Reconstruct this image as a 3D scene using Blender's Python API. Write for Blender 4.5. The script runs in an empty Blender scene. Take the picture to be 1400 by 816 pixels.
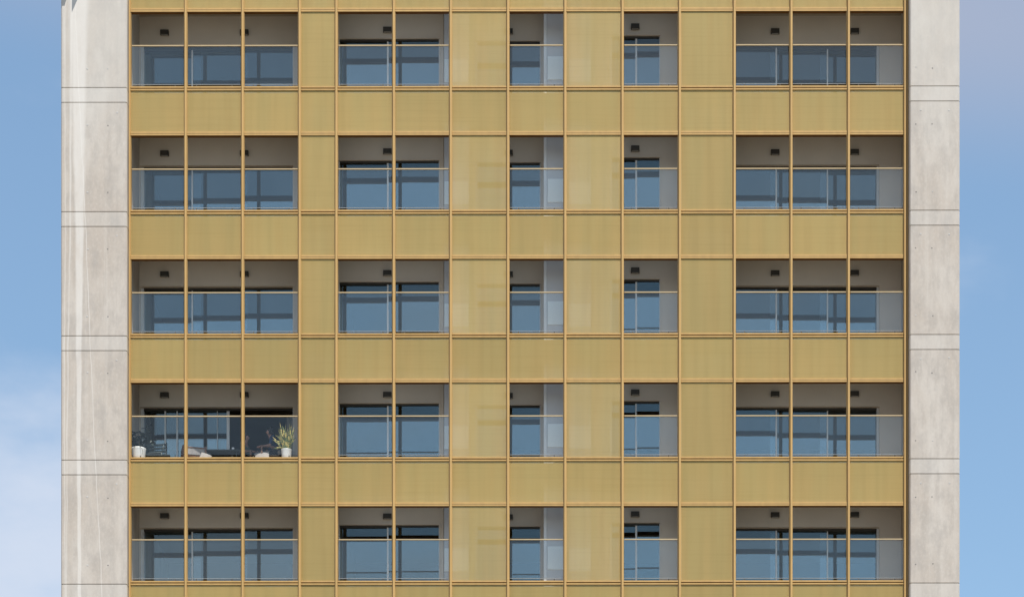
import bpy, math, random
from mathutils import Vector, Matrix
random.seed(7)
R = math.radians
scene = bpy.context.scene
COL = scene.collection

# ------------------------------------------------------------------ survey
# The facade plane (front of the brass fins) is y = 0, x to the right, z up, metres.
S = 52.2            # survey units per metre on the facade plane
D = 70.0            # camera to facade plane
HZ = 2057.5         # survey height of the horizon
EYE = 1.6
def X(px, d=0.0): return (px - 800.0) / S * (1 + d / D)
def Z(py, d=0.0): return EYE + (HZ - py) / S * (1 + d / D)
STOREY = 168.95 / S
def ZT(r): return Z(120.1) - STOREY * (r - 1)        # sill line of storey r (1 = top row in view)

# ------------------------------------------------------------------ nodes / materials
def new_mat(name):
    m = bpy.data.materials.new(name); m.use_nodes = True
    nt = m.node_tree; nt.nodes.clear()
    out = nt.nodes.new('ShaderNodeOutputMaterial')
    return m, nt, out
def nd(nt, typ, **kw):
    n = nt.nodes.new(typ)
    for k, v in kw.items():
        if k in n.inputs: n.inputs[k].default_value = v
        else: setattr(n, k, v)
    return n
def lk(nt, a, b): nt.links.new(a, b)
def mathn(nt, op, a, b=None, c=None, clamp=False):
    n = nt.nodes.new('ShaderNodeMath'); n.operation = op; n.use_clamp = clamp
    for i, v in enumerate((a, b, c)):
        if v is None: continue
        if isinstance(v, (int, float)): n.inputs[i].default_value = v
        else: lk(nt, v, n.inputs[i])
    return n.outputs[0]
def mixc(nt, fac, a, b, mode='MIX'):
    n = nt.nodes.new('ShaderNodeMix'); n.data_type = 'RGBA'; n.blend_type = mode
    if isinstance(fac, (int, float)): n.inputs[0].default_value = fac
    else: lk(nt, fac, n.inputs[0])
    for i, v in ((6, a), (7, b)):
        if isinstance(v, tuple): n.inputs[i].default_value = (*v[:3], 1)
        else: lk(nt, v, n.inputs[i])
    return n.outputs[2]
def ramp(nt, val, lo, hi):          # smooth 0..1 between lo and hi
    n = nt.nodes.new('ShaderNodeMapRange'); n.interpolation_type = 'SMOOTHSTEP'
    lk(nt, val, n.inputs[0]); n.inputs[1].default_value = lo; n.inputs[2].default_value = hi
    n.inputs[3].default_value = 0; n.inputs[4].default_value = 1
    return n.outputs[0]
def worldpos(nt, scale=(1, 1, 1), off=(0, 0, 0)):
    g = nt.nodes.new('ShaderNodeNewGeometry')
    mp = nt.nodes.new('ShaderNodeMapping'); mp.inputs['Scale'].default_value = scale; mp.inputs['Location'].default_value = off
    lk(nt, g.outputs['Position'], mp.inputs['Vector'])
    return mp.outputs[0]
def noise(nt, vec, scale=1.0, detail=4.0, rough=0.55):
    n = nd(nt, 'ShaderNodeTexNoise', Scale=scale, Detail=detail, Roughness=rough)
    lk(nt, vec, n.inputs['Vector'])
    return n.outputs['Fac']
def bsdf(nt, col, rough=0.6, metal=0.0, spec=0.4):
    b = nd(nt, 'ShaderNodeBsdfPrincipled', Roughness=rough, Metallic=metal)
    b.inputs['Specular IOR Level'].default_value = spec
    if isinstance(col, tuple): b.inputs['Base Color'].default_value = (*col[:3], 1)
    else: lk(nt, col, b.inputs['Base Color'])
    return b

def mat_simple(name, col, rough=0.6, metal=0.0, spec=0.4, var=0.12, vscale=3.0, stretch=(1, 1, 1)):
    m, nt, out = new_mat(name)
    n = noise(nt, worldpos(nt, stretch), vscale, 5)
    f = ramp(nt, n, 0.3, 0.7)
    c = mixc(nt, f, tuple(v * (1 - var) for v in col), tuple(min(1, v * (1 + var)) for v in col))
    b = bsdf(nt, c, rough, metal, spec)
    lk(nt, b.outputs[0], out.inputs[0])
    return m

M = {}
M['brass'] = mat_simple('brass_anodised', (0.50, 0.315, 0.112), 0.42, 0.0, 0.45, 0.06, 2.0, (3, 1, 0.4))
M['brass_dark'] = mat_simple('brass_back_profile', (0.40, 0.235, 0.075), 0.5, 0.0, 0.35, 0.06, 2.0)
M['core_shade'] = mat_simple('rail_core_painted_shade', (0.17, 0.075, 0.018), 0.55, 0, 0.3, 0.08, 2)  # dark colour stands in for shade under head rails and between sill bars
M['railcap'] = mat_simple('handrail_cap', (0.52, 0.40, 0.23), 0.4, 0, 0.5, 0.05, 2)
M['plaster'] = mat_simple('white_plaster', (0.72, 0.645, 0.555), 0.75, 0, 0.25, 0.03, 1.2)
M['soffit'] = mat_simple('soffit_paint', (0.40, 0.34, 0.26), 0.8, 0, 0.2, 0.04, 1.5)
M['block'] = mat_simple('partition_white', (0.66, 0.66, 0.675), 0.6, 0, 0.3, 0.03, 1.0)
M['panelwhite'] = mat_simple('access_panel_white', (0.90, 0.95, 0.95), 0.45, 0, 0.4, 0.02, 1.0)
M['frame'] = mat_simple('door_frame_alu', (0.66, 0.67, 0.68), 0.4, 0, 0.5, 0.04, 2.0)
M['stile'] = mat_simple('door_stile_alu', (0.80, 0.81, 0.82), 0.35, 0, 0.5, 0.03, 2.0)
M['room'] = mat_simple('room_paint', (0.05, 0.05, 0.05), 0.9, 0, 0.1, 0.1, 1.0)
M['tile'] = mat_simple('balcony_tile', (0.40, 0.36, 0.30), 0.55, 0, 0.35, 0.1, 2.5)
M['lamp'] = mat_simple('lamp_dark_metal', (0.055, 0.048, 0.038), 0.5, 0, 0.4, 0.1, 8)
M['lampplate'] = mat_simple('lamp_plate', (0.10, 0.095, 0.09), 0.5, 0, 0.4, 0.1, 8)
M['diffuser'] = mat_simple('lamp_diffuser', (0.30, 0.29, 0.27), 0.3, 0, 0.4, 0.05, 8)
M['shoe'] = mat_simple('glass_clamp', (0.27, 0.30, 0.32), 0.3, 0, 0.5, 0.03, 2)
M['pot'] = mat_simple('white_ceramic', (0.80, 0.79, 0.77), 0.35, 0, 0.5, 0.03, 6)
M['soil'] = mat_simple('soil', (0.05, 0.035, 0.025), 0.95, 0, 0.1, 0.3, 30)
M['wood'] = mat_simple('reddish_wood', (0.16, 0.085, 0.055), 0.5, 0, 0.4, 0.25, 6, (1, 1, 8))
M['darkmetal'] = mat_simple('dark_teal_metal', (0.035, 0.045, 0.048), 0.5, 0, 0.4, 0.1, 6)
M['chairmetal'] = mat_simple('green_grey_metal', (0.13, 0.155, 0.15), 0.5, 0, 0.4, 0.1, 6)
M['skin'] = mat_simple('skin', (0.38, 0.21, 0.16), 0.55, 0, 0.3, 0.06, 10)
M['navy'] = mat_simple('navy_cloth', (0.03, 0.05, 0.11), 0.9, 0, 0.1, 0.15, 12)
M['greycloth'] = mat_simple('grey_green_cloth', (0.13, 0.15, 0.13), 0.9, 0, 0.1, 0.15, 12)
M['darkcloth'] = mat_simple('dark_trousers', (0.04, 0.04, 0.05), 0.9, 0, 0.1, 0.15, 12)
M['hair'] = mat_simple('dark_hair', (0.012, 0.010, 0.009), 0.6, 0, 0.3, 0.2, 30)
M['hairbrown'] = mat_simple('brown_hair', (0.06, 0.035, 0.02), 0.6, 0, 0.3, 0.2, 30)
M['cushion'] = mat_simple('grey_cushion', (0.31, 0.295, 0.29), 0.9, 0, 0.1, 0.10, 14)
M['pillow'] = mat_simple('pale_cushion', (0.30, 0.28, 0.265), 0.9, 0, 0.1, 0.06, 10)
M['curtain_olive'] = mat_simple('olive_curtain', (0.17, 0.16, 0.12), 0.95, 0, 0.05, 0.2, 3, (9, 1, 0.3))
M['curtain_beige'] = mat_simple('beige_curtain', (0.50, 0.44, 0.36), 0.95, 0, 0.05, 0.12, 3, (9, 1, 0.3))
M['ground'] = mat_simple('ground_paving', (0.13, 0.13, 0.12), 0.9, 0, 0.2, 0.25, 0.08)
M['fascia'] = mat_simple('slab_fascia', (0.20, 0.165, 0.10), 0.8, 0, 0.2, 0.08, 1.5)
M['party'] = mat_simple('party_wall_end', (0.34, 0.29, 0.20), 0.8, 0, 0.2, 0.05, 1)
M['lowerwall'] = mat_simple('lower_cladding', (0.36, 0.29, 0.13), 0.6, 0, 0.3, 0.08, 0.7)

# perforated brass sheet: small holes too fine to resolve, so a fixed share of light goes straight through
def mat_mesh():
    m, nt, out = new_mat('perforated_brass')
    oi = nt.nodes.new('ShaderNodeObjectInfo')
    v1 = worldpos(nt, (1.5, 1, 0.16))
    comb = nt.nodes.new('ShaderNodeVectorMath'); comb.operation = 'ADD'
    sc = nt.nodes.new('ShaderNodeVectorMath'); sc.operation = 'SCALE'
    sc.inputs[0].default_value = (37, 11, 23); lk(nt, oi.outputs['Random'], sc.inputs['Scale'])
    lk(nt, v1, comb.inputs[0]); lk(nt, sc.outputs[0], comb.inputs[1])
    broad = noise(nt, comb.outputs[0], 1.3, 3, 0.5)
    fine = noise(nt, worldpos(nt, (5, 1, 0.25)), 1.0, 3, 0.5)
    horiz = noise(nt, worldpos(nt, (0.35, 1, 18)), 1.0, 3, 0.6)
    c = mixc(nt, ramp(nt, broad, 0.34, 0.66), (0.640, 0.455, 0.162), (0.612, 0.458, 0.167))
    c = mixc(nt, mathn(nt, 'MULTIPLY', ramp(nt, fine, 0.42, 0.70), 0.12), c, (0.38, 0.275, 0.085))
    c = mixc(nt, mathn(nt, 'MULTIPLY', ramp(nt, horiz, 0.45, 0.75), 0.14), c, (0.37, 0.27, 0.085))
    br = mathn(nt, 'MULTIPLY_ADD', oi.outputs['Random'], 0.09, 0.955)
    vm = nt.nodes.new('ShaderNodeVectorMath'); vm.operation = 'SCALE'
    lk(nt, c, vm.inputs[0]); lk(nt, br, vm.inputs['Scale'])
    # gold outside; back face coloured dark as painted shade, so door reflections stay dark
    gb = nt.nodes.new('ShaderNodeNewGeometry')
    b = bsdf(nt, mixc(nt, gb.outputs['Backfacing'], vm.outputs[0], (0.07, 0.055, 0.035)), 0.45, 0.0, 0.4)
    t = nd(nt, 'ShaderNodeBsdfTransparent')
    mx = nt.nodes.new('ShaderNodeMixShader')
    # the sheet is as thick as its holes are wide: steep light does not get through
    gg = nt.nodes.new('ShaderNodeNewGeometry'); dp = nt.nodes.new('ShaderNodeVectorMath'); dp.operation = 'DOT_PRODUCT'
    lk(nt, gg.outputs['Incoming'], dp.inputs[0]); lk(nt, gg.outputs['Normal'], dp.inputs[1])
    ci = mathn(nt, 'ABSOLUTE', dp.outputs['Value'])
    op = mathn(nt, 'MULTIPLY', mathn(nt, 'DIVIDE', mathn(nt, 'SUBTRACT', ci, 0.42), 0.50, clamp=True), mathn(nt, 'MULTIPLY_ADD', fine, 0.05, 0.43))
    lk(nt, op, mx.inputs[0]); lk(nt, b.outputs[0], mx.inputs[1]); lk(nt, t.outputs[0], mx.inputs[2])
    lk(nt, mx.outputs[0], out.inputs[0])
    return m
M['mesh'] = mat_mesh()

def mat_glass(name, tint, refl_lo, refl_hi, gcol=(1, 1, 1), dust=0.0):
    m, nt, out = new_mat(name)
    t = nd(nt, 'ShaderNodeBsdfTransparent'); t.inputs[0].default_value = (*tint, 1)
    g = nd(nt, 'ShaderNodeBsdfGlossy', Roughness=0.0); g.inputs[0].default_value = (*gcol, 1)
    lw = nd(nt, 'ShaderNodeLayerWeight', Blend=0.35)
    fac = mathn(nt, 'MULTIPLY_ADD', lw.outputs['Facing'], refl_hi - refl_lo, refl_lo, clamp=True)
    mx = nt.nodes.new('ShaderNodeMixShader')
    lk(nt, fac, mx.inputs[0]); lk(nt, t.outputs[0], mx.inputs[1]); lk(nt, g.outputs[0], mx.inputs[2])
    last = mx.outputs[0]
    if dust:                             # a thin even film of builders' dust on panes nobody has cleaned yet
        df = nd(nt, 'ShaderNodeBsdfDiffuse'); df.inputs[0].default_value = (0.60, 0.80, 0.98, 1)
        dn_ = noise(nt, worldpos(nt, (2.5, 2.5, 1.2)), 1.0, 5, 0.6)
        m2 = nt.nodes.new('ShaderNodeMixShader')
        lk(nt, mathn(nt, 'MULTIPLY_ADD', dn_, dust * .6, dust * .7), m2.inputs[0]); lk(nt, last, m2.inputs[1]); lk(nt, df.outputs[0], m2.inputs[2])
        last = m2.outputs[0]
    lk(nt, last, out.inputs[0])
    return m
M['dustyglass'] = mat_glass('dusty_balustrade_glass', (0.975, 0.985, 0.985), 0.022, 0.12, (.9, .98, 1), 0.018)
M['railglass'] = mat_glass('balustrade_glass', (0.975, 0.985, 0.985), 0.022, 0.12, (.9, .98, 1))
M['doorglass'] = mat_glass('door_glass', (0.62, 0.66, 0.68), 0.18, 0.42, (0.72, 0.95, 1.0))

def mat_concrete(name, left):
    m, nt, out = new_mat(name)
    g = nt.nodes.new('ShaderNodeNewGeometry')
    sep = nt.nodes.new('ShaderNodeSeparateXYZ'); lk(nt, g.outputs['Position'], sep.inputs[0])
    x, z = sep.outputs[0], sep.outputs[2]
    big = noise(nt, worldpos(nt, (0.899, 0.869, 0.419)), 1.0, 6, 0.6)
    mid = noise(nt, worldpos(nt, (4, 4, 1.1), (3, 0, 1)), 1.0, 6, 0.62)
    fine = noise(nt, worldpos(nt, (16, 16, 10)), 1.0, 4, 0.6)
    streak = noise(nt, worldpos(nt, (9, 9, 0.12), (5, 0, 2)), 1.0, 4, 0.55)
    c = mixc(nt, ramp(nt, big, 0.32, 0.68), (0.485, 0.425, 0.368), (0.560, 0.512, 0.461))
    c = mixc(nt, mathn(nt, 'MULTIPLY', ramp(nt, mid, 0.40, 0.66), 0.60), c, (0.404, 0.364, 0.325))
    c = mixc(nt, mathn(nt, 'MULTIPLY', ramp(nt, fine, 0.45, 0.75), 0.35), c, (0.619, 0.570, 0.517))
    c = mixc(nt, mathn(nt, 'MULTIPLY', ramp(nt, streak, 0.5, 0.75), 0.30), c, (0.619, 0.580, 0.530))
    blot = noise(nt, worldpos(nt, (2.2, 2.2, 1.6), (9, 0, 4)), 1.0, 8, 0.68)
    c = mixc(nt, mathn(nt, 'MULTIPLY', ramp(nt, blot, 0.47, 0.66), 0.38), c, (0.366, 0.336, 0.311))
    grit = noise(nt, worldpos(nt, (45, 45, 30)), 1.0, 3, 0.7)
    c = mixc(nt, mathn(nt, 'MULTIPLY', ramp(nt, grit, 0.55, 0.75), 0.35), c, (0.361, 0.328, 0.302))
    # the cast bands at slab level came from smoother, paler pours
    fr_ = mathn(nt, 'FRACT', mathn(nt, 'DIVIDE', mathn(nt, 'SUBTRACT', z, Z(139.2, -.25)), STOREY))
    band = mathn(nt, 'LESS_THAN', fr_, 20.2 / 168.95)
    c = mixc(nt, mathn(nt, 'MULTIPLY', band, 0.20), c, (0.606, 0.595, 0.570))
    # newer, paler concrete of the upper storey
    up = ramp(nt, mathn(nt, 'ADD', z, mathn(nt, 'MULTIPLY', big, 3.0)), 37.2, 41.6)
    c = mixc(nt, mathn(nt, 'MULTIPLY', up, 0.45), c, (0.600, 0.580, 0.542))
    if left:
        # lime run-off: a broad white band that narrows downwards, plus thin wandering runs
        wob = noise(nt, worldpos(nt, (0.2, 0.2, 0.9)), 1.0, 3, 0.5)
        xw = mathn(nt, 'ADD', x, mathn(nt, 'MULTIPLY_ADD', wob, 0.10, -0.05))
        def run(xc, w_top, w_bot, amt, slope=0.0):
            nonlocal c
            t = mathn(nt, 'MULTIPLY_ADD', z, 1 / 15.0, -(26.0 / 15.0), clamp=True)      # 0 at the bottom, 1 at the top
            w = mathn(nt, 'MULTIPLY_ADD', mathn(nt, 'POWER', t, 2.0), w_top - w_bot, w_bot)
            xx = mathn(nt, 'ADD', xw, mathn(nt, 'MULTIPLY', mathn(nt, 'SUBTRACT', z, 33.0), slope))
            dist = mathn(nt, 'ABSOLUTE', mathn(nt, 'SUBTRACT', xx, xc))
            q = mathn(nt, 'DIVIDE', dist, w)
            mk = mathn(nt, 'SUBTRACT', 1.0, ramp(nt, q, 0.55, 1.15))
            mk = mathn(nt, 'MULTIPLY', mk, mathn(nt, 'MULTIPLY_ADD', ramp(nt, mid, 0.25, 0.6), 0.5, 0.5))
            c = mixc(nt, mathn(nt, 'MULTIPLY', mk, amt), c, (0.740, 0.711, 0.672))
        run(X(108, -.25), 0.27, 0.05, 0.60)
        run(X(121, -.25), 0.012, 0.014, 0.45, 0.045)
        run(X(94, -.25), 0.04, 0.018, 0.40, -0.01)
        run(X(88.5, -.25), 0.03, 0.018, 0.4)
        # warm dirt along the outer edge
        ed = mathn(nt, 'SUBTRACT', 1.0, ramp(nt, x, X(84, -.25), X(104, -.25)))
        st2 = noise(nt, worldpos(nt, (30, 30, 0.25)), 1.0, 3, 0.6)
        c = mixc(nt, mathn(nt, 'MULTIPLY', mathn(nt, 'MULTIPLY', ed, ramp(nt, st2, 0.4, 0.65)), 0.5), c, (0.471, 0.396, 0.317))
    b = bsdf(nt, c, 0.82, 0, 0.2)
    bm_ = nd(nt, 'ShaderNodeBump', Strength=0.25, Distance=0.01)
    lk(nt, mid, bm_.inputs['Height']); lk(nt, bm_.outputs[0], b.inputs['Normal'])
    lk(nt, b.outputs[0], out.inputs[0])
    return m
M['concrete_l'] = mat_concrete('concrete_streaked', True)
M['concrete_r'] = mat_concrete('concrete_plain', False)
M['tiehole'] = mat_simple('tie_hole_mortar', (0.20, 0.19, 0.18), 0.9, 0, 0.1, 0.2, 20)
M['tieplug'] = mat_simple('tie_plug_mortar', (0.52, 0.51, 0.49), 0.9, 0, 0.1, 0.1, 20)

def mat_leaf(name, base, edge, stripe):
    m, nt, out = new_mat(name)
    n = noise(nt, worldpos(nt, (1, 1, 1)), stripe, 3)
    c = mixc(nt, ramp(nt, n, 0.42, 0.58), base, edge)
    b = bsdf(nt, c, 0.45, 0, 0.4)
    lk(nt, b.outputs[0], out.inputs[0])
    return m
M['leaf_dark'] = mat_leaf('dark_glossy_leaf', (0.030, 0.040, 0.032), (0.075, 0.095, 0.075), 25)
M['leaf_var'] = mat_leaf('variegated_leaf', (0.10, 0.145, 0.05), (0.62, 0.49, 0.16), 13)
M['stem'] = mat_simple('plant_stem', (0.10, 0.10, 0.07), 0.7, 0, 0.2, 0.2, 10)

# ------------------------------------------------------------------ mesh helpers
class MB:
    def __init__(self): self.v = []; self.f = []; self.mi = []; self.cur = 0; self.smooth = False; self.sm = []
    def poly(self, pts):
        b = len(self.v); self.v += [tuple(p) for p in pts]
        self.f.append(tuple(range(b, b + len(pts)))); self.mi.append(self.cur); self.sm.append(self.smooth)
    def faces(self, verts, faces):
        b = len(self.v); self.v += [tuple(p) for p in verts]
        for f in faces:
            self.f.append(tuple(i + b for i in f)); self.mi.append(self.cur); self.sm.append(self.smooth)
    def box(self, x0, x1, y0, y1, z0, z1, mat=None):
        p = [(x0, y0, z0), (x1, y0, z0), (x1, y1, z0), (x0, y1, z0), (x0, y0, z1), (x1, y0, z1), (x1, y1, z1), (x0, y1, z1)]
        if mat is not None: p = [mat @ Vector(q) for q in p]
        self.faces(p, [(0, 3, 2, 1), (4, 5, 6, 7), (0, 1, 5, 4), (1, 2, 6, 5), (2, 3, 7, 6), (3, 0, 4, 7)])
        return self
    def bar(self, a, b, w, h=None):
        a, b = Vector(a), Vector(b); h = h or w
        d = (b - a); L = d.length; q = d.to_track_quat('X', 'Z')
        mt = Matrix.Translation(a) @ q.to_matrix().to_4x4()
        return self.box(0, L, -w / 2, w / 2, -h / 2, h / 2, mt)
    def loops(self, rings, cap=True):
        n = len(rings[0]); b = len(self.v)
        for r in rings: self.v += [tuple(p) for p in r]
        for i in range(len(rings) - 1):
            for j in range(n):
                k = (j + 1) % n
                self.f.append((b + i * n + j, b + i * n + k, b + (i + 1) * n + k, b + (i + 1) * n + j)); self.mi.append(self.cur); self.sm.append(self.smooth)
        if cap:
            self.f.append(tuple(b + j for j in reversed(range(n)))); self.mi.append(self.cur); self.sm.append(False)
            self.f.append(tuple(b + (len(rings) - 1) * n + j for j in range(n))); self.mi.append(self.cur); self.sm.append(False)
        return self
    def lathe(self, prof, n=28, c=(0, 0, 0), cap=True):
        rings = [[(c[0] + r * math.cos(2 * math.pi * k / n), c[1] + r * math.sin(2 * math.pi * k / n), c[2] + z) for k in range(n)] for r, z in prof]
        return self.loops(rings, cap)
    def tube(self, pts, rads, n=8):
        rings = []
        pts = [Vector(p) for p in pts]
        for i, p in enumerate(pts):
            t = (pts[min(i + 1, len(pts) - 1)] - pts[max(i - 1, 0)]).normalized()
            u = t.cross(Vector((0.13, 0.99, 0.07))).normalized(); w = t.cross(u)
            r = rads[i] if isinstance(rads, (list, tuple)) else rads
            rings.append([p + (u * math.cos(2 * math.pi * k / n) + w * math.sin(2 * math.pi * k / n)) * r for k in range(n)])
        return self.loops(rings)
    def build(self, name, mats, parent=None, bevel=0.0, loc=None):
        me = bpy.data.meshes.new(name); me.from_pydata(self.v, [], self.f)
        if not isinstance(mats, (list, tuple)): mats = [mats]
        for m in mats: me.materials.append(m)
        for p, mi, s in zip(me.polygons, self.mi, self.sm): p.material_index = mi; p.use_smooth = s
        me.update()
        o = bpy.data.objects.new(name, me); COL.objects.link(o)
        if parent is not None: o.parent = parent
        if loc is not None: o.location = loc
        if bevel:
            md = o.modifiers.new('bevel', 'BEVEL'); md.width = bevel; md.segments = 2; md.limit_method = 'ANGLE'
        return o

def tag(o, label=None, cat=None, group=None, kind=None):
    if label: o['label'] = label
    if cat: o['category'] = cat
    if group: o['group'] = group
    if kind: o['kind'] = kind
    return o
def empty(name, loc=(0, 0, 0), rz=0.0):
    o = bpy.data.objects.new(name, None); COL.objects.link(o); o.location = loc; o.rotation_euler.z = rz
    return o
def copy_down(o, dz, parent):              # a part and its sub-parts, one storey lower
    c = o.copy(); COL.objects.link(c); c.parent = parent
    c.location = (o.location.x, o.location.y, o.location.z + dz)
    for ch in list(o.children):
        g = ch.copy(); COL.objects.link(g); g.parent = c
    return c

# ------------------------------------------------------------------ the tower
tower = empty('residential_tower', (0, 0, 0))
tag(tower, 'apartment tower facade with perforated brass panels, glass balconies and concrete end piers', 'building')

ROWS = (1, 2, 3, 4, 5)
MULL = [176.9, 253.7, 331.7, 409.7, 459.9, 538.5, 616.4, 694.7, 772.9, 851.2, 929.6, 1004.4, 1082.0, 1160.5, 1237.2]
OPEN = [0, 1, 2, 4, 5, 7, 9, 11, 12, 13]           # open columns (a column lies between two fins)
TALL = [3, 6, 8, 10]                                # columns closed by tall perforated panels
ZTOP, ZBOT = ZT(0) + 0.30, 0.0

# concrete end piers: one solid per pier with recessed joints above and below every floor slab
def pier(xa, xb, mat, mirror, holes):
    y0, y1 = -0.25, 7.2
    mb = MB(); mb.smooth = False
    ch = 0.03
    def ring(z, ins=0.0):
        a, b, c = xa + ins, xb - ins, y0 + ins
        return [(a + ch, c, z), (b - ch, c, z), (b, c + ch, z), (b, y1, z), (a, y1, z), (a, c + ch, z)]
    rings = [ring(ZTOP + 0.2)]
    h = 0.011
    for r in range(0, 6):
        for py in ((119.15 if not mirror else 118.5), (139.35 if not mirror else 138.95)):
            zc = Z(py, -0.25) - STOREY * (r - 1)
            rings += [ring(zc + h), ring(zc + h * 0.6, 0.03), ring(zc - h * 0.6, 0.03), ring(zc - h)]
    rings.append(ring(ZBOT))
    rings.reverse()
    mb.loops(rings)
    # tie holes of the formwork
    for px, py, dark in holes:
        for r in range(1, 6):
            cx = X(px + random.uniform(-.6, .6), -.25); cz = Z(py, -.25) - STOREY * (r - 1) + random.uniform(-.02, .02)
            rr = 0.020 if dark else 0.028
            mb.cur = 1 if dark and random.random() < .8 else 2
            n = 10
            ang = [2 * math.pi * k / n for k in range(n)]
            mb.loops([[(cx + rr * math.cos(a), y0 + 0.002, cz + rr * math.sin(a) * .75) for a in ang],
                      [(cx + rr * .8 * math.cos(a), y0 - 0.004, cz + rr * .6 * math.sin(a)) for a in ang]])
    mb.cur = 0
    return mb.build('concrete_pier', [mat, M['tiehole'], M['tieplug']], tower)
pier(X(83, -.25), X(173.2, -.25), M['concrete_l'], False,
     [(147.5, 170.3, True), (119.5, 170.3, False), (147.5, 93, True), (119, 93, False), (159.5, 152.5, False)])
pier(X(1243.8, -.25), X(1311.9, -.25), M['concrete_r'], True,
     [(1251.5, 170, True), (1274.5, 170, True), (1252, 93, True), (1275, 93, True), (1259, 151, False), (1298, 151, False)])

# plates added unseen above the frame, shaped to cast shadows on the pier top
def plate(pts):
    zb = Z(-25, -.25)
    mb = MB(); mb.loops([[(x, y, zb) for x, y in pts], [(x, y, zb + .02) for x, y in pts]])
    mb.build('shadow_plate', M['lamp'], tower)
q = lambda px: X(px, -.25)
plate([(q(98), -.245), (q(104), -.25 - .31), (q(116), -.245)])
plate([(q(83), -.245), (q(86), -.25 - .24), (q(92.8), -.25 - .24), (q(102 - 5), -.245)])

# brass fins with a wider back profile
for i, c in enumerate(MULL):
    mb = MB()
    xc = X(c); w = 0.026; fl = 0.056; fr = 0.034
    if i == 0: w, fl, fr = 0.018, 0.050, 0.028
    if i == len(MULL) - 1: w, fl, fr = 0.020, 0.030, 0.140
    zb, zt = ZT(5) - 3.2, ZTOP
    prof = [(xc - fl, 0.165), (xc - fl, 0.062), (xc - w, 0.060), (xc - w, -0.018), (xc - w + .004, -0.022), (xc + w - .004, -0.022), (xc + w, -0.018), (xc + w, 0.060), (xc + fr, 0.062), (xc + fr, 0.165)]
    mb.loops([[(x, y, zb) for x, y in prof], [(x, y, zt) for x, y in prof]])
    mb.build('mullion', M['brass'], tower)
XL, XR = X(MULL[0]) + 0.01, X(MULL[-1]) - 0.005

# sill rails and head rails, running behind the fins
def rail(name, r, bars, core):
    mb = MB()
    z = ZT(r) + .0215
    for (za, zb, ya, yb) in bars: mb.box(XL, XR, ya, yb, z + za, z + zb)
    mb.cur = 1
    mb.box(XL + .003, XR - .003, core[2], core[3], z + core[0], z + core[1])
    return mb.build(name, [M['brass'], M['core_shade']], tower)
for r in range(0, 6):
    rail('sill_rail', r, [(0.013, 0.051, 0.046, 0.13), (-0.053, -0.016, 0.048, 0.13)], (-0.05, 0.047, 0.10, 0.165))
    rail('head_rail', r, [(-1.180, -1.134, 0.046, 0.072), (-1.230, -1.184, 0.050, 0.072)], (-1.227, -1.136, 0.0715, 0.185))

# perforated panels: spandrels under every sill, tall ones closing four columns
def sheet(name, i, z0, z1):
    mb = MB()
    xa, xb = X(MULL[i]) + (0.035 if i else 0.029), X(MULL[i + 1]) - (0.057 if i < 13 else .031)
    n = 6
    y = 0.068
    # a very slight pillow, as thin sheet metal has
    b = random.uniform(-0.003, 0.003)
    vs, fs = [], []
    for a in range(n + 1):
        for c in range(n + 1):
            u, v = a / n, c / n
            vs.append((xa + (xb - xa) * u, y + b * 16 * u * (1 - u) * v * (1 - v), z0 + (z1 - z0) * v))
    for a in range(n):
        for c in range(n):
            k = a * (n + 1) + c
            fs.append((k, k + n + 1, k + n + 2, k + 1))
    mb.smooth = True
    mb.faces(vs, fs)
    return mb.build(name, M['mesh'], tower)
for r in range(0, 6):
    for i in range(14):
        sheet('spandrel_panel', i, ZT(r) - 1.130, ZT(r) - 0.015)
for r in ROWS:
    for i in TALL:
        sheet('perforated_panel', i, ZT(r) + 0.060, ZT(r) + STOREY - 1.190)

# floor slabs, rear wall of the rooms, party walls, wall below the frame
xin0, xin1 = X(173.2, -.25), X(1243.8, -.25)
for r in range(0, 6):
    z = ZT(r)
    mb = MB(); mb.box(xin0 - .01, xin1 + .01, 0.20, 7.0, z - 0.405, z - 0.035)
    mb.box(xin0 - .009, xin1 + .009, 0.22, 1.2, z - 0.036, z - 0.020)
    sl_ = mb.build('floor_slab', M['soffit'], tower)
    mb = MB(); mb.box(xin0 + .02, xin1 - .02, 0.18, 0.199, z - 0.385, z - 0.04); mb.build('slab_fascia', M['fascia'], sl_)
    mb = MB(); mb.box(xin0 + .02, xin1 - .02, 0.172, 0.21, z - 0.425, z - 0.387); mb.build('drip_edge', M['lampplate'], sl_)
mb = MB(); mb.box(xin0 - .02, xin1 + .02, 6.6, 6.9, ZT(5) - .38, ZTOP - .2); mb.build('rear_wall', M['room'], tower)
mb = MB(); mb.box(xin0 - .02, xin1 + .02, 0.215, 6.9, 0, ZT(5) - 0.41); mb.build('lower_storeys', M['lowerwall'], tower)
mb = MB(); mb.box(X(83, -.25) - .04, X(1311.9, -.25) + .04, -0.1, 7.3, ZTOP + 0.21, ZTOP + 0.4); mb.build('roof', M['concrete_r'], tower)

def storey_parts(makers):
    for r in ROWS:
        for mk in makers: mk(r)

HEAD_BIG, HEAD_SMALL = 2.07, 1.975
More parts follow.
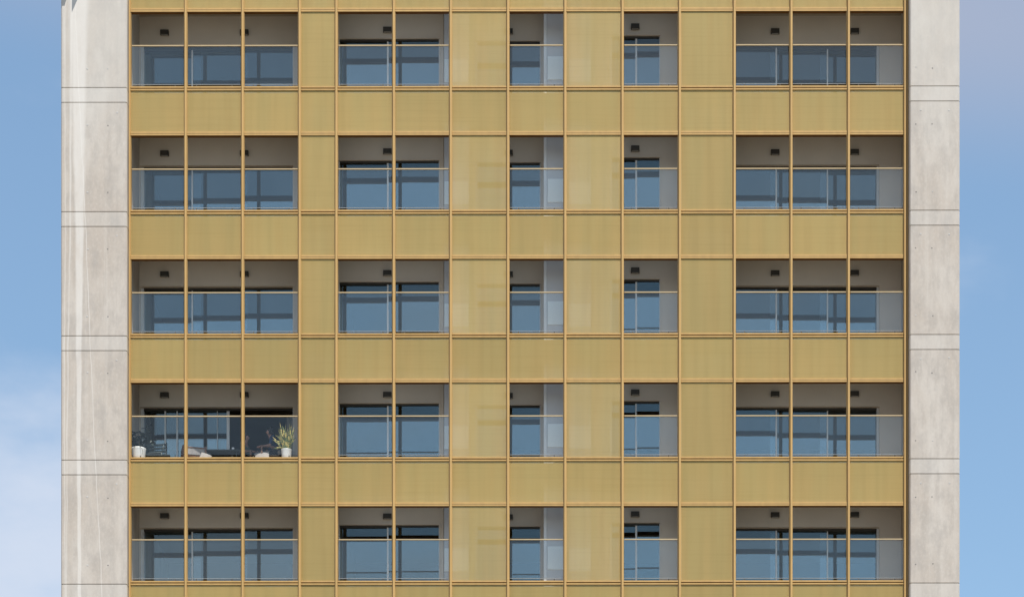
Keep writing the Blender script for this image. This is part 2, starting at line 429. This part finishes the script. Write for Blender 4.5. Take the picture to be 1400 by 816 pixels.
# name: wall depth, wall x range (survey units at the wall), opening, head height, leaves [(x0, x1, depth)], stiles [(x, depth)]
FLATS = {
    'a': dict(d=1.72, wall=(188.0, 411.0), op=(191.3, 400.8), head=HEAD_BIG,
              leaves=[(195.8, 274.5, 1.965), (262.4, 338.0, 1.895), (331.0, 400.6, 1.83)], stiles=[(262.6, 1.885, 1.9)], jamb=(4.4, .6)),
    'b': dict(d=1.26, wall=(452.0, 606.5), op=(463.0, 601.0), head=HEAD_SMALL,
              leaves=[(463.2, 531.2, 1.345), (531.0, 600.4, 1.31)], stiles=[(530.2, 1.315, 2.3)], jamb=(.6, .6)),
    'c': dict(d=1.38, wall=(641.0, 744.5), op=(649.5, 739.2), head=HEAD_SMALL,
              leaves=[(652.5, 696.5, 1.46), (694.0, 738.6, 1.425)], stiles=[(695.2, 1.43, 2.0)], jamb=(3, .6)),
    'd': dict(d=1.12, wall=(807.5, 933.0), op=(833.5, 902.6), head=HEAD_SMALL,
              leaves=[(836.5, 870.5, 1.215), (870.0, 902.0, 1.175)], stiles=[(869.8, 1.18, 2.4)], jamb=(3, .6)),
    'e': dict(d=1.72, wall=(1000.0, 1243.5), op=(1001.0, 1202.2), head=HEAD_BIG,
              leaves=[(1001.5, 1062.2, 1.83), (1053.0, 1132.2, 1.895), (1121.0, 1198.9, 1.965)], stiles=[(1061.3, 1.82, 1.9), (1131.2, 1.885, 1.7)], jamb=(.6, 3.2)),
}
def flat(key, r):
    F = FLATS[key]; z0 = ZT(r) - 0.02; d = F['d']; zc = ZT(r) + STOREY - 0.405
    xa, xb = X(F['wall'][0], d), X(F['wall'][1], d)
    oa, ob = X(F['op'][0], d), X(F['op'][1], d)
    zh = ZT(r) + F['head']; t = 0.26
    # wall with its door opening, as one solid outline extruded back
    mb = MB()
    def ringy(y): return [(xa, y, z0 - .01), (oa, y, z0 - .01), (oa, y, zh), (ob, y, zh), (ob, y, z0 - .01), (xb, y, z0 - .01), (xb, y, zc + .005), (xa, y, zc + .005)]
    f, b = ringy(d), ringy(d + t)
    base = f + b
    fs = []
    for k in range(8):
        n = (k + 1) % 8
        fs.append((k, 8 + k, 8 + n, n))
    for o_, flip in ((0, False), (8, True)):
        for q in ((0, 1, 2, 7), (7, 2, 3, 6), (6, 3, 4, 5)):
            q = tuple(i + o_ for i in q)
            fs.append(tuple(reversed(q)) if flip else q)
    mb.faces(base, fs)
    mb.build('balcony_wall', M['plaster'], tower)
    # sliding door: frame, leaves of glass, bright meeting stiles
    leaves, stiles = F['leaves'], F['stiles']
    if key == 'a' and r == 4:
        leaves = [(195.8, 313.0, 1.965), (214.0, 297.5, 1.93), (226.0, 311.5, 1.895)]
        stiles = [(225.7, 1.862, 2.0), (242.0, 1.862, 2.0), (297.0, 1.862, 0.8), (311.7, 1.862, 4.0)]
    zf0, zf1 = z0 + .012, zh - 0.004
    y0 = min(l[2] for l in F['leaves']) - .025; y1 = d + t - .012
    if y1 <= y0: y1 = y0 + .12
    y1 = max(y1, max(l[2] for l in F['leaves']) + .03)
    jl, jr = F['jamb']
    fa, fb = oa + .003, ob - .003
    mb = MB()
    wl, wr = jl / S, jr / S
    mb.box(fa, fa + max(.02, wl), y0, y1, zf0, zf1)
    mb.box(fb - max(.02, wr), fb, y0, y1, zf0, zf1)
    mb.box(fa + max(.02, wl), fb - max(.02, wr), y0 + .002, y1 - .002, zf0 + .001, zf0 + .035)
    fr = mb.build('sliding_door', M['frame'], tower)
    mb = MB(); sw_ = .045 if key in 'ae' else .03; sh_ = .15 if key in 'ae' else .05
    ra = max(xa + .004, oa - sw_); rb_ = min(xb - .004, ob + sw_)
    mb.box(ra, rb_, d - .009, d + .003, zh + .001, zh + sh_)
    mb.box(ra, oa, d - .009, d + .003, z0 + .01, zh + .001); mb.box(ob, rb_, d - .009, d + .003, z0 + .01, zh + .001)
    mb.build('door_surround', M['plaster'], fr)
    mb = MB(); mb.box(fa + max(.02, wl), fb - max(.02, wr), y0 + .002, y1 - .002, zf1 - .045, zf1 - .001)
    mb.build('head_track', M['lamp'], fr)
    for (a, b_, ly) in leaves:
        mb = MB(); xa_, xb_ = X(a, ly), X(b_, ly)
        # each leaf hangs a fraction out of true
        tl = random.uniform(-.0012, .0012); tw = random.uniform(-.0012, .0012)
        za, zb = zf0 + .035, zf1 - .046
        def P(x, z, oy): return (x, ly + oy + tl * (z - za) + tw * (x - xa_), z)
        mb.poly([P(xa_, za, 0), P(xb_, za, 0), P(xb_, zb, 0), P(xa_, zb, 0)])
        mb.build('glass_leaf', M['doorglass'], fr)
    for (sx, sy, sw) in stiles:
        mb = MB(); xs = X(sx, sy); hw = sw / S / 2
        mb.box(xs - hw, xs + hw, sy - .006, sy + .02, zf0 + .035, zf1 - .046)
        mb.build('door_stile', M['stile'], fr)

for r in ROWS:
    for k in FLATS: flat(k, r)

def solid(name, xa, xb, ya, yb, r, mat, z0=None, z1=None):
    mb = MB(); mb.box(xa, xb, ya, yb, (ZT(r) - .03) if z0 is None else z0, (ZT(r) + STOREY - .40) if z1 is None else z1)
    return mb.build(name, mat, tower)
for r in ROWS:
    # party walls and the projecting partitions between the balconies
    solid('party_wall', X(414.5), X(456.5), 0.20, 6.6, r, M['party'])
    solid('party_wall', X(936), X(999), 0.20, 6.6, r, M['party'])
    p1 = solid('partition', X(607.2, .86), X(641.5, .86), 0.86, 6.6, r, M['block'])
    p2 = solid('partition', X(745.0, .74), X(775.5, .74), 0.74, 6.6, r, M['block'])
    p3 = solid('partition', X(775.5, .74) + .002, X(808.3, .86), 0.86, 6.6, r, M['block'])
    solid('corner_post', X(743.5, .71), X(747.3, .71), 0.71, 0.78, r, M['stile'])
    zA = ZT(r)
    def apanel(p, xa, xb, d, h0, h1):
        mb = MB(); mb.box(X(xa, d), X(xb, d), d - .022, d + .002, zA + h0, zA + h1)
        return mb.build('access_panel', M['panelwhite'], p, bevel=0.006)
    apanel(p1, 607.6, 640.6, .86, 0.59, 1.205)
    apanel(p2, 748.8, 775.2, .74, 0.595, 1.21)
    apanel(p3, 777.6, 807.9, .86, 0.585, 1.20)

# glass balustrades
for r in ROWS:
    for i in OPEN:
        z = ZT(r) + .036
        xa, xb = X(MULL[i]) + 0.046, X(MULL[i + 1]) - 0.072
        if i == 13: xb = X(MULL[i + 1]) - .034
        mb = MB(); mb.box(xa, xb, 0.104, 0.116, z + 0.118, z + 1.118)
        g = mb.build('glass_balustrade', M['railglass'] if (r == 4 and i < 3) else M['dustyglass'], tower)
        mb = MB(); mb.box(xa, xb + .01, 0.092, 0.128, z + 1.117, z + 1.143); mb.build('handrail', M['railcap'], g)
        if not (r == 4 and i < 3):
            mb = MB(); mb.box(xa, xb, 0.103, 0.117, z + 0.107, z + 0.119); mb.build('glass_clamp', M['shoe'], g)
        mb = MB()
        for xx in (xa + .22, xb - .22): mb.box(xx - .012, xx + .012, 0.104, 0.116, z + 0.018, z + 0.103)
        mb.build('clamp_feet', M['lamp'], g)

# ------------------------------------------------------------------ wall lamps
ROWNAME = {1: 'top', 2: 'second', 3: 'middle', 4: 'fourth', 5: 'bottom'}
LAMPS = [  # x0, x1, y0, y1 at the second row, wall depth, where
    (219.0, 230.6, 206.2, 212.6, 1.72, 'in the first bay from the left pier'),
    (328.0, 339.7, 206.0, 212.4, 1.72, 'half hidden by the fin before the third bay'),
    (523.8, 535.4, 203.8, 210.2, 1.26, 'left of the fin splitting the pair of bays'),
    (689.5, 701.1, 206.0, 212.3, 1.38, 'peeking past the fin, left of a pale partition'),
    (862.8, 874.2, 200.2, 206.8, 1.12, 'above the narrow door right of centre'),
    (1053.9, 1065.5, 205.6, 212.0, 1.72, 'in the first bay of the right triple balcony'),
    (1162.6, 1174.2, 205.4, 211.8, 1.72, 'in the last bay by the right pier'),
]
def make_lamp(x0, x1, y0, y1, d):
    dd = d - .05
    xa, xb, za, zb = X(x0, dd), X(x1, dd), Z(y1, dd), Z(y0, dd)
    cx, cz = (xa + xb) / 2, (za + zb) / 2; w, h = xb - xa, zb - za
    root = empty('wall_lamp', (cx, d, cz))
    mb = MB(); mb.box(-w / 2, w / 2, -.10, -.012, -h / 2, h / 2); mb.build('lamp_body', M['lamp'], root, bevel=.006)
    mb = MB(); mb.box(-w * .42, w * .42, -.013, .001, -h * .42, h * .42); mb.build('back_plate', M['lampplate'], root)
    mb = MB(); mb.box(-w * .40, w * .40, -.088, -.03, -h / 2 - .006, -h / 2 + .002); mb.build('diffuser', M['diffuser'], root)
    return root
for (x0, x1, y0, y1, d, where) in LAMPS:
    base = make_lamp(x0, x1, y0, y1, d)
    base.location.z += STOREY                        # measured on the second row; this one sits on the top row
    for r in ROWS:
        if r == 1: o = base
        else:
            o = base.copy(); COL.objects.link(o); o.location.z = base.location.z - STOREY * (r - 1)
            for ch in base.children:
                c = ch.copy(); COL.objects.link(c); c.parent = o
        tag(o, f'dark box wall lamp {where}, {ROWNAME[r]} row', 'lamp', 'wall lamps above the balcony doors')

# ------------------------------------------------------------------ the furnished balcony (fourth row, left)
F0 = ZT(4) - 0.018
def at(px, d): return X(px, d)
def leaf(mb, base, direction, length, width, bend, n=6, up=Vector((0, 0, 1)), fold=0.15):
    d = Vector(direction).normalized(); side = d.cross(up)
    if side.length < .05: side = Vector((1, 0, 0))
    side.normalize(); p = Vector(base); step = length / n
    L, C, Rr = [], [], []
    for k in range(n + 1):
        t = k / n
        w = width * (math.sin(math.pi * (0.12 + 0.88 * t) ** 0.8)) if k < n else 0.0
        nrm = side.cross(d).normalized()
        L.append(p - side * w / 2 + nrm * w * fold); Rr.append(p + side * w / 2 + nrm * w * fold); C.append(p.copy())
        d = (d + Vector((0, 0, -1)) * bend * step).normalized(); p = p + d * step
    b = len(mb.v)
    for a, c, e in zip(L, C, Rr): mb.v += [tuple(a), tuple(c), tuple(e)]
    for k in range(n):
        i = b + 3 * k
        for q in ((i, i + 1, i + 4, i + 3), (i + 1, i + 2, i + 5, i + 4)):
            mb.f.append(q); mb.mi.append(mb.cur); mb.sm.append(True)

# left plant: dark leaves in a wide white pot
d1 = 0.36
pot = empty('potted_plant', (at(189.2, d1), d1, F0)); tag(pot, 'dark leafy plant in a wide white pot beside the left pier', 'plant')
mb = MB(); mb.smooth = True
mb.lathe([(.135, 0), (.150, .01), (.176, .20), (.196, .40), (.198, .425), (.186, .425), (.180, .39)], 32); mb.build('pot', M['pot'], pot)
mb = MB(); mb.lathe([(.179, .375), (.179, .392)], 24); mb.build('soil', M['soil'], pot)
mb = MB(); st = MB()
rnd = random.Random(3)
for (dx, hgt, lean) in ((-.12, .84, -.04), (-.05, .80, -.02), (.02, .76, .03), (.10, 1.04, .12), (-.08, .66, -.05), (.05, .86, .03)):
    p0 = Vector((dx * .5, rnd.uniform(-.08, .08), .385)); p1 = Vector((dx + lean * .5, rnd.uniform(-.06, .06), .385 + (hgt - .385) * .6)); p2 = Vector((dx + lean * 1.2, rnd.uniform(-.06, .06), hgt))
    st.tube([p0, p1, p2], [.008, .007, .005], 6)
    for k in range(15):
        t = .15 + .85 * k / 14
        q = p0.lerp(p1, min(1, t * 1.6)) if t < .62 else p1.lerp(p2, (t - .62) / .38)
        a = rnd.uniform(0, 6.28)
        leaf(mb, q, (math.cos(a), math.sin(a) * .7, rnd.uniform(.0, .7)), rnd.uniform(.14, .22), rnd.uniform(.06, .095), 2.0)
for (pts) in ([(.05, 0, .40), (.2, -.02, .56), (.36, -.03, .60), (.44, -.03, .53)],):
    st.tube(pts, [.007, .006, .005, .004], 6)
    for k in range(10):
        q = Vector(pts[1]).lerp(Vector(pts[3]), k / 9) + Vector((0, 0, .015))
        leaf(mb, q, (rnd.uniform(-.5, .8), rnd.uniform(-.5, .5), rnd.uniform(-.4, .6)), .13, .055, 3)
for sgn in (-1, 1):
    st.tube([(-.02 * sgn, -.10, .40), (sgn * .06, -.19, .44), (sgn * .13, -.215, .34), (sgn * .15, -.205, .18)], [.006, .006, .005, .004], 6)
mb.build('foliage', M['leaf_dark'], pot); st.build('stems', M['stem'], pot)

# right plant: variegated pointed leaves in a slim white pot
d2 = 0.36
pot2 = empty('potted_plant', (at(391.6, d2), d2, F0)); tag(pot2, 'yellow green spiky plant in a slim white pot, beside an armchair', 'plant')
mb = MB(); mb.smooth = True
mb.lathe([(.098, 0), (.106, .01), (.128, .25), (.141, .385), (.143, .395), (.132, .395), (.128, .37)], 32); mb.build('pot', M['pot'], pot2)
mb = MB(); mb.lathe([(.127, .352), (.127, .368)], 24); mb.build('soil', M['soil'], pot2)
mb = MB(); rnd = random.Random(11)
for k in range(38):
    a = rnd.uniform(0, 6.28); tilt = rnd.choice([.12, .2, .3, .45, .6])
    L_ = rnd.uniform(.40, .82) * (1.05 - .5 * tilt)
    leaf(mb, (math.cos(a) * .06, math.sin(a) * .05, .36), (math.cos(a) * tilt, math.sin(a) * tilt * .8, 1), L_, rnd.uniform(.028, .046), rnd.uniform(.1, 1.3) * (.5 + tilt), 7, Vector((math.sin(a) * .2, .98, .1)), .2)
for (bx, bz, dx, dz, L_) in ((-.10, .60, -.75, .75, .26), (-.12, .56, -.8, .35, .24), (-.04, .78, -.25, 1, .26), (.10, .52, .6, .8, .24), (.05, .66, .1, 1, .30), (-.13, .45, -.9, -.15, .22), (-.05, .72, -.9, .3, .15)):
    leaf(mb, (bx, -.05, bz), (dx, -.1, dz), L_, .05, .6, 7, Vector((0, .98, .2)), .2)
mb.build('foliage', M['leaf_var'], pot2)

# dark slatted chair and the low dark bench in front of it
d3 = 0.85
ch = empty('garden_chair', (at(211.5, d3), d3, F0), R(-8)); tag(ch, 'dark slatted metal garden chair behind the wide white pot', 'chair')
mb = MB(); [mb.box(-.24, .24, -.22 + k * .09, -.145 + k * .09, .43, .445) for k in range(5)]; mb.box(-.245, -.225, -.22, .23, .412, .43); mb.box(.225, .245, -.22, .23, .412, .43); mb.build('seat', M['chairmetal'], ch)
mb = MB()
for k in range(4): mb.box(-.225, .225, .235, .25, .52 + k * .088, .582 + k * .088)
mb.build('backrest', M['chairmetal'], ch)
for sx in (-1, 1):
    mb = MB(); mb.smooth = True; mb.tube([(sx * .245, .25, 0), (sx * .245, .25, .45), (sx * .245, .262, .875)], .013, 8); mb.build('leg', M['chairmetal'], ch)
    mb = MB(); mb.smooth = True; mb.tube([(sx * .245, -.20, 0), (sx * .245, -.20, .43)], .013, 8); mb.build('leg', M['chairmetal'], ch)
    mb = MB(); mb.smooth = True
    mb.tube([(sx * .25, .245, .69), (sx * .275, .15, .70), (sx * .30, -.05, .70), (sx * .305, -.17, .68), (sx * .30, -.205, .62), (sx * .27, -.205, .44)], .015, 8); mb.build('armrest', M['chairmetal'], ch)
d4 = 0.42
bn = empty('low_table', (at(216.5, d4), d4, F0)); tag(bn, 'low dark table beside the wide white pot', 'table')
mb = MB(); mb.box(-.31, .31, -.10, .16, .235, .275); mb.build('table_top', M['darkmetal'], bn, bevel=.004)
for sx in (-.27, .27):
    for sy in (-.07, .13):
        mb = MB(); mb.box(sx - .015, sx + .015, sy - .015, sy + .015, 0, .235); mb.build('leg', M['darkmetal'], bn)

# three wooden armchairs round a low dark table
def cushion(mb, x0, x1, y0, y1, z0, z1, n=8):
    rings = []
    cx, cy = (x0 + x1) / 2, (y0 + y1) / 2; hx, hy = (x1 - x0) / 2, (y1 - y0) / 2
    m = 24
    for k in range(n + 1):
        t = k / n; sc_ = max(math.sin(math.pi * t) ** .35 if 0 < t < 1 else .72, .72)
        ring = []
        for j in range(m):
            a = 2 * math.pi * j / m; ca, sa = math.cos(a), math.sin(a); e = .35
            ring.append((cx + hx * sc_ * math.copysign(abs(ca) ** e, ca), cy + hy * sc_ * math.copysign(abs(sa) ** e, sa), z0 + (z1 - z0) * t))
        rings.append(ring)
    mb.smooth = True
    mb.loops(rings)
def armchair(px, d, rz, label):
    o = empty('wooden_armchair', (at(px, d), d, F0), rz)
    tag(o, label, 'armchair', 'wooden armchairs on the furnished balcony')
    for sx in (-1, 1):
        mb = MB(); mb.box(sx * .29 - .024, sx * .29 + .024, -.285, -.237, 0, .622); mb.build('leg', M['wood'], o, bevel=.005)
        mb = MB(); mb.box(sx * .29 - .024, sx * .29 + .024, .255, .30, 0, .592); mb.build('leg', M['wood'], o, bevel=.005)
        mb = MB(); mb.bar((sx * .29, -.30, .635), (sx * .29, .31, .60), .055, .03); mb.build('armrest', M['wood'], o, bevel=.005)
    mb = MB(); mb.box(-.265, .265, -.262, .277, .335, .375); mb.build('seat_frame', M['wood'], o, bevel=.004)
    mb = MB(); mb.box(-.265, .265, .258, .297, .56, .592); mb.build('back_rail', M['wood'], o, bevel=.004)
    mb = MB(); mb.box(-.265, .265, .266, .288, .385, .559); mb.build('back_panel', M['cushion'], o, bevel=.004)
    mb = MB(); cushion(mb, -.262, .262, -.27, .24, .375, .46); mb.build('seat_cushion', M['cushion'], o)
    bk = MB(); cushion(bk, -.255, .255, -.055, .055, 0, .15); b = bk.build('back_cushion', M['cushion'], o); b.location = (0, .19, .45); b.rotation_euler.x = R(-12)
    return o
armchair(264.5, .92, R(193), 'empty wooden armchair with a grey upholstered back turned to the glass')
armchair(371, 1.00, R(-82), 'wooden armchair beside the spiky plant, a person in navy sitting in it')
armchair(337.5, 1.38, R(70), 'wooden armchair half behind the fin, a person with a pink face in it')
def throw_pillow(px, d, h, w_, label, rx, ry, rz):
    mb = MB()
    n = 10; rings = []
    for k in range(n + 1):
        t = -1 + 2 * k / n; hh = .05 * max(.02, (1 - abs(t) ** 3)) ** .6
        w = w_ * (1 - .10 * (1 - abs(t)))
        rings.append([(w * math.cos(a), t * w_ * .9, hh * math.sin(a) * (1 - abs(math.cos(a)) ** 4) ** .5) for a in [2 * math.pi * (j + .5) / 20 for j in range(20)]])
    mb.smooth = True; mb.loops(rings)
    o = mb.build('throw_pillow', M['pillow']); o.location = (at(px, d), d, F0 + h); o.rotation_euler = (rx, ry, rz)
    tag(o, label, 'cushion')
throw_pillow(280.5, .62, .315, .15, 'small pale cushion in front of the empty wooden armchair', R(60), R(18), R(6))
throw_pillow(358.0, .66, .345, .21, 'pale cushion leaning before the wooden armchair by the spiky plant', R(58), R(-8), R(-4))
d5 = 1.02
ct = empty('coffee_table', (at(306, d5), d5, F0)); tag(ct, 'low dark table between the wooden armchairs', 'table')
mb = MB(); mb.box(-.43, .44, -.27, .27, .545, .575); mb.build('table_top', M['darkmetal'], ct, bevel=.004)
for sx in (-.40, .40):
    for sy in (-.22, .22):
        mb = MB(); mb.bar((sx * .9, sy * .9, .545), (sx, sy, 0), .03); mb.build('leg', M['darkmetal'], ct)
mb = MB(); mb.smooth = True; mb.lathe([(.02, 0), (.032, .01), (.038, .075), (.034, .075), (.03, .012)], 16); o = mb.build('cup', M['pot']); o.location = (at(318.5, .85), .85, F0 + .5755)
tag(o, 'small white cup on the dark table between the armchairs', 'cup')

# two people sitting and talking in the shade of the open door (built facing +x, then turned)
def skin(name, verts, edges, rad, mat, parent, root=0, sub=2):
    me = bpy.data.meshes.new(name); me.from_pydata(verts, edges, []); me.materials.append(mat)
    o = bpy.data.objects.new(name, me); COL.objects.link(o); o.parent = parent
    md = o.modifiers.new('skin', 'SKIN'); md.use_smooth_shade = True
    for k, v in enumerate(me.skin_vertices[0].data):
        r_ = rad[k]; v.radius = r_ if isinstance(r_, tuple) else (r_, r_); v.use_root = (k == root)
    sb = o.modifiers.new('smooth', 'SUBSURF'); sb.levels = sub; sb.render_levels = sub
    return o
def person(px, d, rz, label, top, trousers, hair, lean):
    P_ = empty('person', (at(px, d), d, F0), rz); tag(P_, label, 'person', None)
    V, E, W = [], [], []
    def add(p, r_, prev=None):
        V.append(p); W.append(r_)
        if prev is not None: E.append((prev, len(V) - 1))
        return len(V) - 1
    L = lean
    pel = add((-.06, 0, .54), (.13, .11)); wai = add((-.07 + L * .3, 0, .70), (.12, .09), pel); che = add((-.06 + L * .7, 0, .88), (.14, .10), wai)
    neck = add((-.03 + L, 0, 1.00), .052, che); jaw = add((.005 + L, 0, 1.075), (.062, .07), neck); head = add((-.005 + L, 0, 1.135), (.074, .088), jaw); crown = add((-.01 + L, 0, 1.19), (.055, .06), head)
    nose = add((.10 + L, 0, 1.10), .012, head)
    sleeves, legs = [], []
    for s_ in (-1, 1):
        sh = add((-.05 + L * .8, s_ * .165, .915), .055, che); el = add((.02 + L * .6, s_ * .215, .69), .040, sh); wr = add((.24 + L * .3, s_ * .17, .665), .027, el)
        pa = add((.31 + L * .3, s_ * .155, .66), (.034, .016), wr)
        for f_ in range(4):
            k1 = add((.36 + L * .3 - abs(f_ - 1.4) * .006, s_ * (.125 + f_ * .02), .655), .0095, pa); k2 = add((.395 + L * .3 - abs(f_ - 1.4) * .008, s_ * (.123 + f_ * .021), .635), .0085, k1)
        t1 = add((.30 + L * .3, s_ * .112, .655), .011, wr); add((.335 + L * .3, s_ * .098, .645), .0095, t1)
        sleeves.append((sh, el, wr))
        hp = add((-.02, s_ * .09, .52), .085, pel); kn = add((.38, s_ * .11, .515), .062, hp); an = add((.36, s_ * .11, .10), .040, kn); toe = add((.50, s_ * .12, .045), .035, an)
        legs.append((hp, kn, an))
    skin('body', V, E, W, M['skin'], P_)
    # clothes: the same joints, a little wider
    def dress(name, ids, edges, mat, grow):
        mp = {k: n for n, k in enumerate(ids)}
        rr = []
        for k in ids:
            w_ = W[k]; rr.append(tuple(q + grow for q in w_) if isinstance(w_, tuple) else (w_ + grow, w_ + grow))
        skin(name, [V[k] for k in ids], [(mp[a], mp[b]) for a, b in edges], rr, mat, P_)
    ids = [pel, wai, che]; ed = [(pel, wai), (wai, che)]
    for sh, el, wr in sleeves: ids += [sh, el]; ed += [(che, sh), (sh, el)]
    dress('shirt', ids, ed, top, .014)
    ids = [pel]; ed = []
    for hp, kn, an in legs: ids += [hp, kn, an]; ed += [(pel, hp), (hp, kn), (kn, an)]
    dress('trousers', ids, ed, trousers, .012)
    skin('hair', [(-.045 + L, 0, 1.06), (-.04 + L, 0, 1.13), (-.02 + L, 0, 1.20), (.035 + L, 0, 1.215)], [(0, 1), (1, 2), (2, 3)], [(.07, .05), (.088, .075), (.082, .06), (.05, .03)], hair, P_, 1)
    mb = MB(); mb.smooth = True
    for s_ in (-1, 1): mb.lathe([(.001, -.008), (.007, -.005), (.008, 0), (.007, .005), (.001, .008)], 8, (.078 + L, s_ * .032, 1.128))
    mb.build('eyes', M['lamp'], P_)
    return P_
person(372, 1.00, R(188), 'person with dark hair in a navy top sitting in the right armchair, facing left', M['navy'], M['darkcloth'], M['hair'], .07)
person(335.5, 1.38, R(-20), 'person with a pink face and green top sitting half behind the fin', M['greycloth'], M['darkcloth'], M['hairbrown'], .02)

# curtains behind the half-open door of the same flat
def curtain(xa, xb, y, mat, label):
    mb = MB(); mb.smooth = True
    n = 48; z0, z1 = ZT(4) + .02, ZT(4) + 2.04
    def w(t): return .035 * math.sin(t * 2 * math.pi * max(2, (xb - xa) / .09)) + .008 * math.sin(t * 41)
    rings = []
    front = [(xa + (xb - xa) * k / n, y + w(k / n)) for k in range(n + 1)]
    back = [(x_, y_ + .006) for x_, y_ in reversed(front)]
    for z in (z0, (z0 + z1) / 2, z1): rings.append([(x_, y_, z) for x_, y_ in front + back])
    mb.loops(rings)
    tag(mb.build('curtain', mat), label, 'curtain')
curtain(X(197, 2.15), X(213, 2.15), 2.15, M['curtain_olive'], 'olive curtain behind the left end of the furnished balcony door')
curtain(X(391.5, 2.15), X(406, 2.15), 2.15, M['curtain_beige'], 'beige curtain at the right end of the open balcony door')

# ------------------------------------------------------------------ ground
mb = MB(); mb.box(-3000, 3000, -3000, 3000, -.5, 0.0)
tag(mb.build('ground', M['ground']), kind='structure')

# ------------------------------------------------------------------ light, sky, camera
SUN_EL, SUN_AZ = 67.5, 21.0            # azimuth: degrees to the right of the facade normal
sd = Vector((math.sin(R(SUN_AZ)) * math.cos(R(SUN_EL)), -math.cos(R(SUN_AZ)) * math.cos(R(SUN_EL)), math.sin(R(SUN_EL))))
sl = bpy.data.lights.new('sun', 'SUN'); sl.energy = 5.0; sl.angle = R(0.53); sl.color = (1.0, 0.945, 0.87)
so = bpy.data.objects.new('sun', sl); COL.objects.link(so); so.rotation_euler = sd.to_track_quat('Z', 'Y').to_euler()
so.location = sd * 120

w = bpy.data.worlds.new('World'); scene.world = w; w.use_nodes = True
nt = w.node_tree; nt.nodes.clear()
out = nt.nodes.new('ShaderNodeOutputWorld'); bg = nt.nodes.new('ShaderNodeBackground')
sky = nt.nodes.new('ShaderNodeTexSky'); sky.sky_type = 'NISHITA'; sky.sun_disc = False
sky.sun_elevation = R(SUN_EL); sky.sun_rotation = R(180 - SUN_AZ)
sky.air_density = 1.0; sky.dust_density = 1.6; sky.ozone_density = 0.5
tc = nt.nodes.new('ShaderNodeTexCoord')
sx = nt.nodes.new('ShaderNodeSeparateXYZ'); lk(nt, tc.outputs['Generated'], sx.inputs[0])
def dn(scale, off, detail=6, rough=.55):
    mp = nt.nodes.new('ShaderNodeMapping'); mp.inputs['Scale'].default_value = scale; mp.inputs['Location'].default_value = off
    lk(nt, tc.outputs['Generated'], mp.inputs['Vector']); return noise(nt, mp.outputs[0], 1.0, detail, rough)
n1 = dn((7, 7, 14), (1.3, 0.2, 0.7), 7, .55)
n2 = dn((2.2, 2.2, 4.5), (4.1, 2.0, .3), 3, .5)
dz = sx.outputs[2]; dx = sx.outputs[0]
low = mathn(nt, 'SUBTRACT', 1.0, ramp(nt, dz, 0.325, 0.405))
lft = mathn(nt, 'SUBTRACT', 1.0, ramp(nt, dx, -0.16, 0.12))
top = ramp(nt, mathn(nt, 'MULTIPLY_ADD', dx, 0.10, dz), 0.446, 0.496)
cov = mathn(nt, 'ADD', mathn(nt, 'MULTIPLY', n1, 0.75), mathn(nt, 'MULTIPLY', n2, 0.25))
cov1 = mathn(nt, 'ADD', cov, mathn(nt, 'MULTIPLY', mathn(nt, 'MULTIPLY', low, lft), 0.21))
c1 = ramp(nt, cov1, 0.51, 0.79)
sk = mixc(nt, 1.0, sky.outputs[0], (0.93, 1.02, 0.98), 'MULTIPLY')
m1 = mixc(nt, mathn(nt, 'MULTIPLY', c1, 0.85), sk, (3.45, 3.78, 4.42))
c2 = mathn(nt, 'MULTIPLY', top, mathn(nt, 'MULTIPLY_ADD', ramp(nt, n2, .3, .7), .4, .5))
m2 = mixc(nt, c2, m1, (2.3, 2.43, 3.0))
lk(nt, m2, bg.inputs[0]); bg.inputs[1].default_value = 0.15
lk(nt, bg.outputs[0], out.inputs[0])

cam = bpy.data.cameras.new('camera'); co = bpy.data.objects.new('camera', cam); COL.objects.link(co)
YAW = R(0.14)
co.location = (0, -D, EYE); co.rotation_euler = (R(90), 0, YAW)
cam.sensor_width = 36; cam.sensor_fit = 'HORIZONTAL'
cam.lens = 36 * (S * D) / 1400.0
cam.shift_x = (700 - 800 + S * D * math.tan(YAW)) / 1400.0
cam.shift_y = (HZ - 408) / 1400.0
cam.clip_start = 0.5; cam.clip_end = 10000
scene.camera = co

scene.view_settings.view_transform = 'Standard'
try: scene.view_settings.look = 'None'
except Exception: pass
scene.view_settings.exposure = 0.42; scene.view_settings.gamma = 1.0
scene.view_settings.use_curve_mapping = False
scene.cycles.max_bounces = 10; scene.cycles.diffuse_bounces = 5; scene.cycles.glossy_bounces = 5
scene.cycles.transparent_max_bounces = 24; scene.cycles.transmission_bounces = 6
scene.cycles.use_denoising = True
scene.cycles.caustics_reflective = False
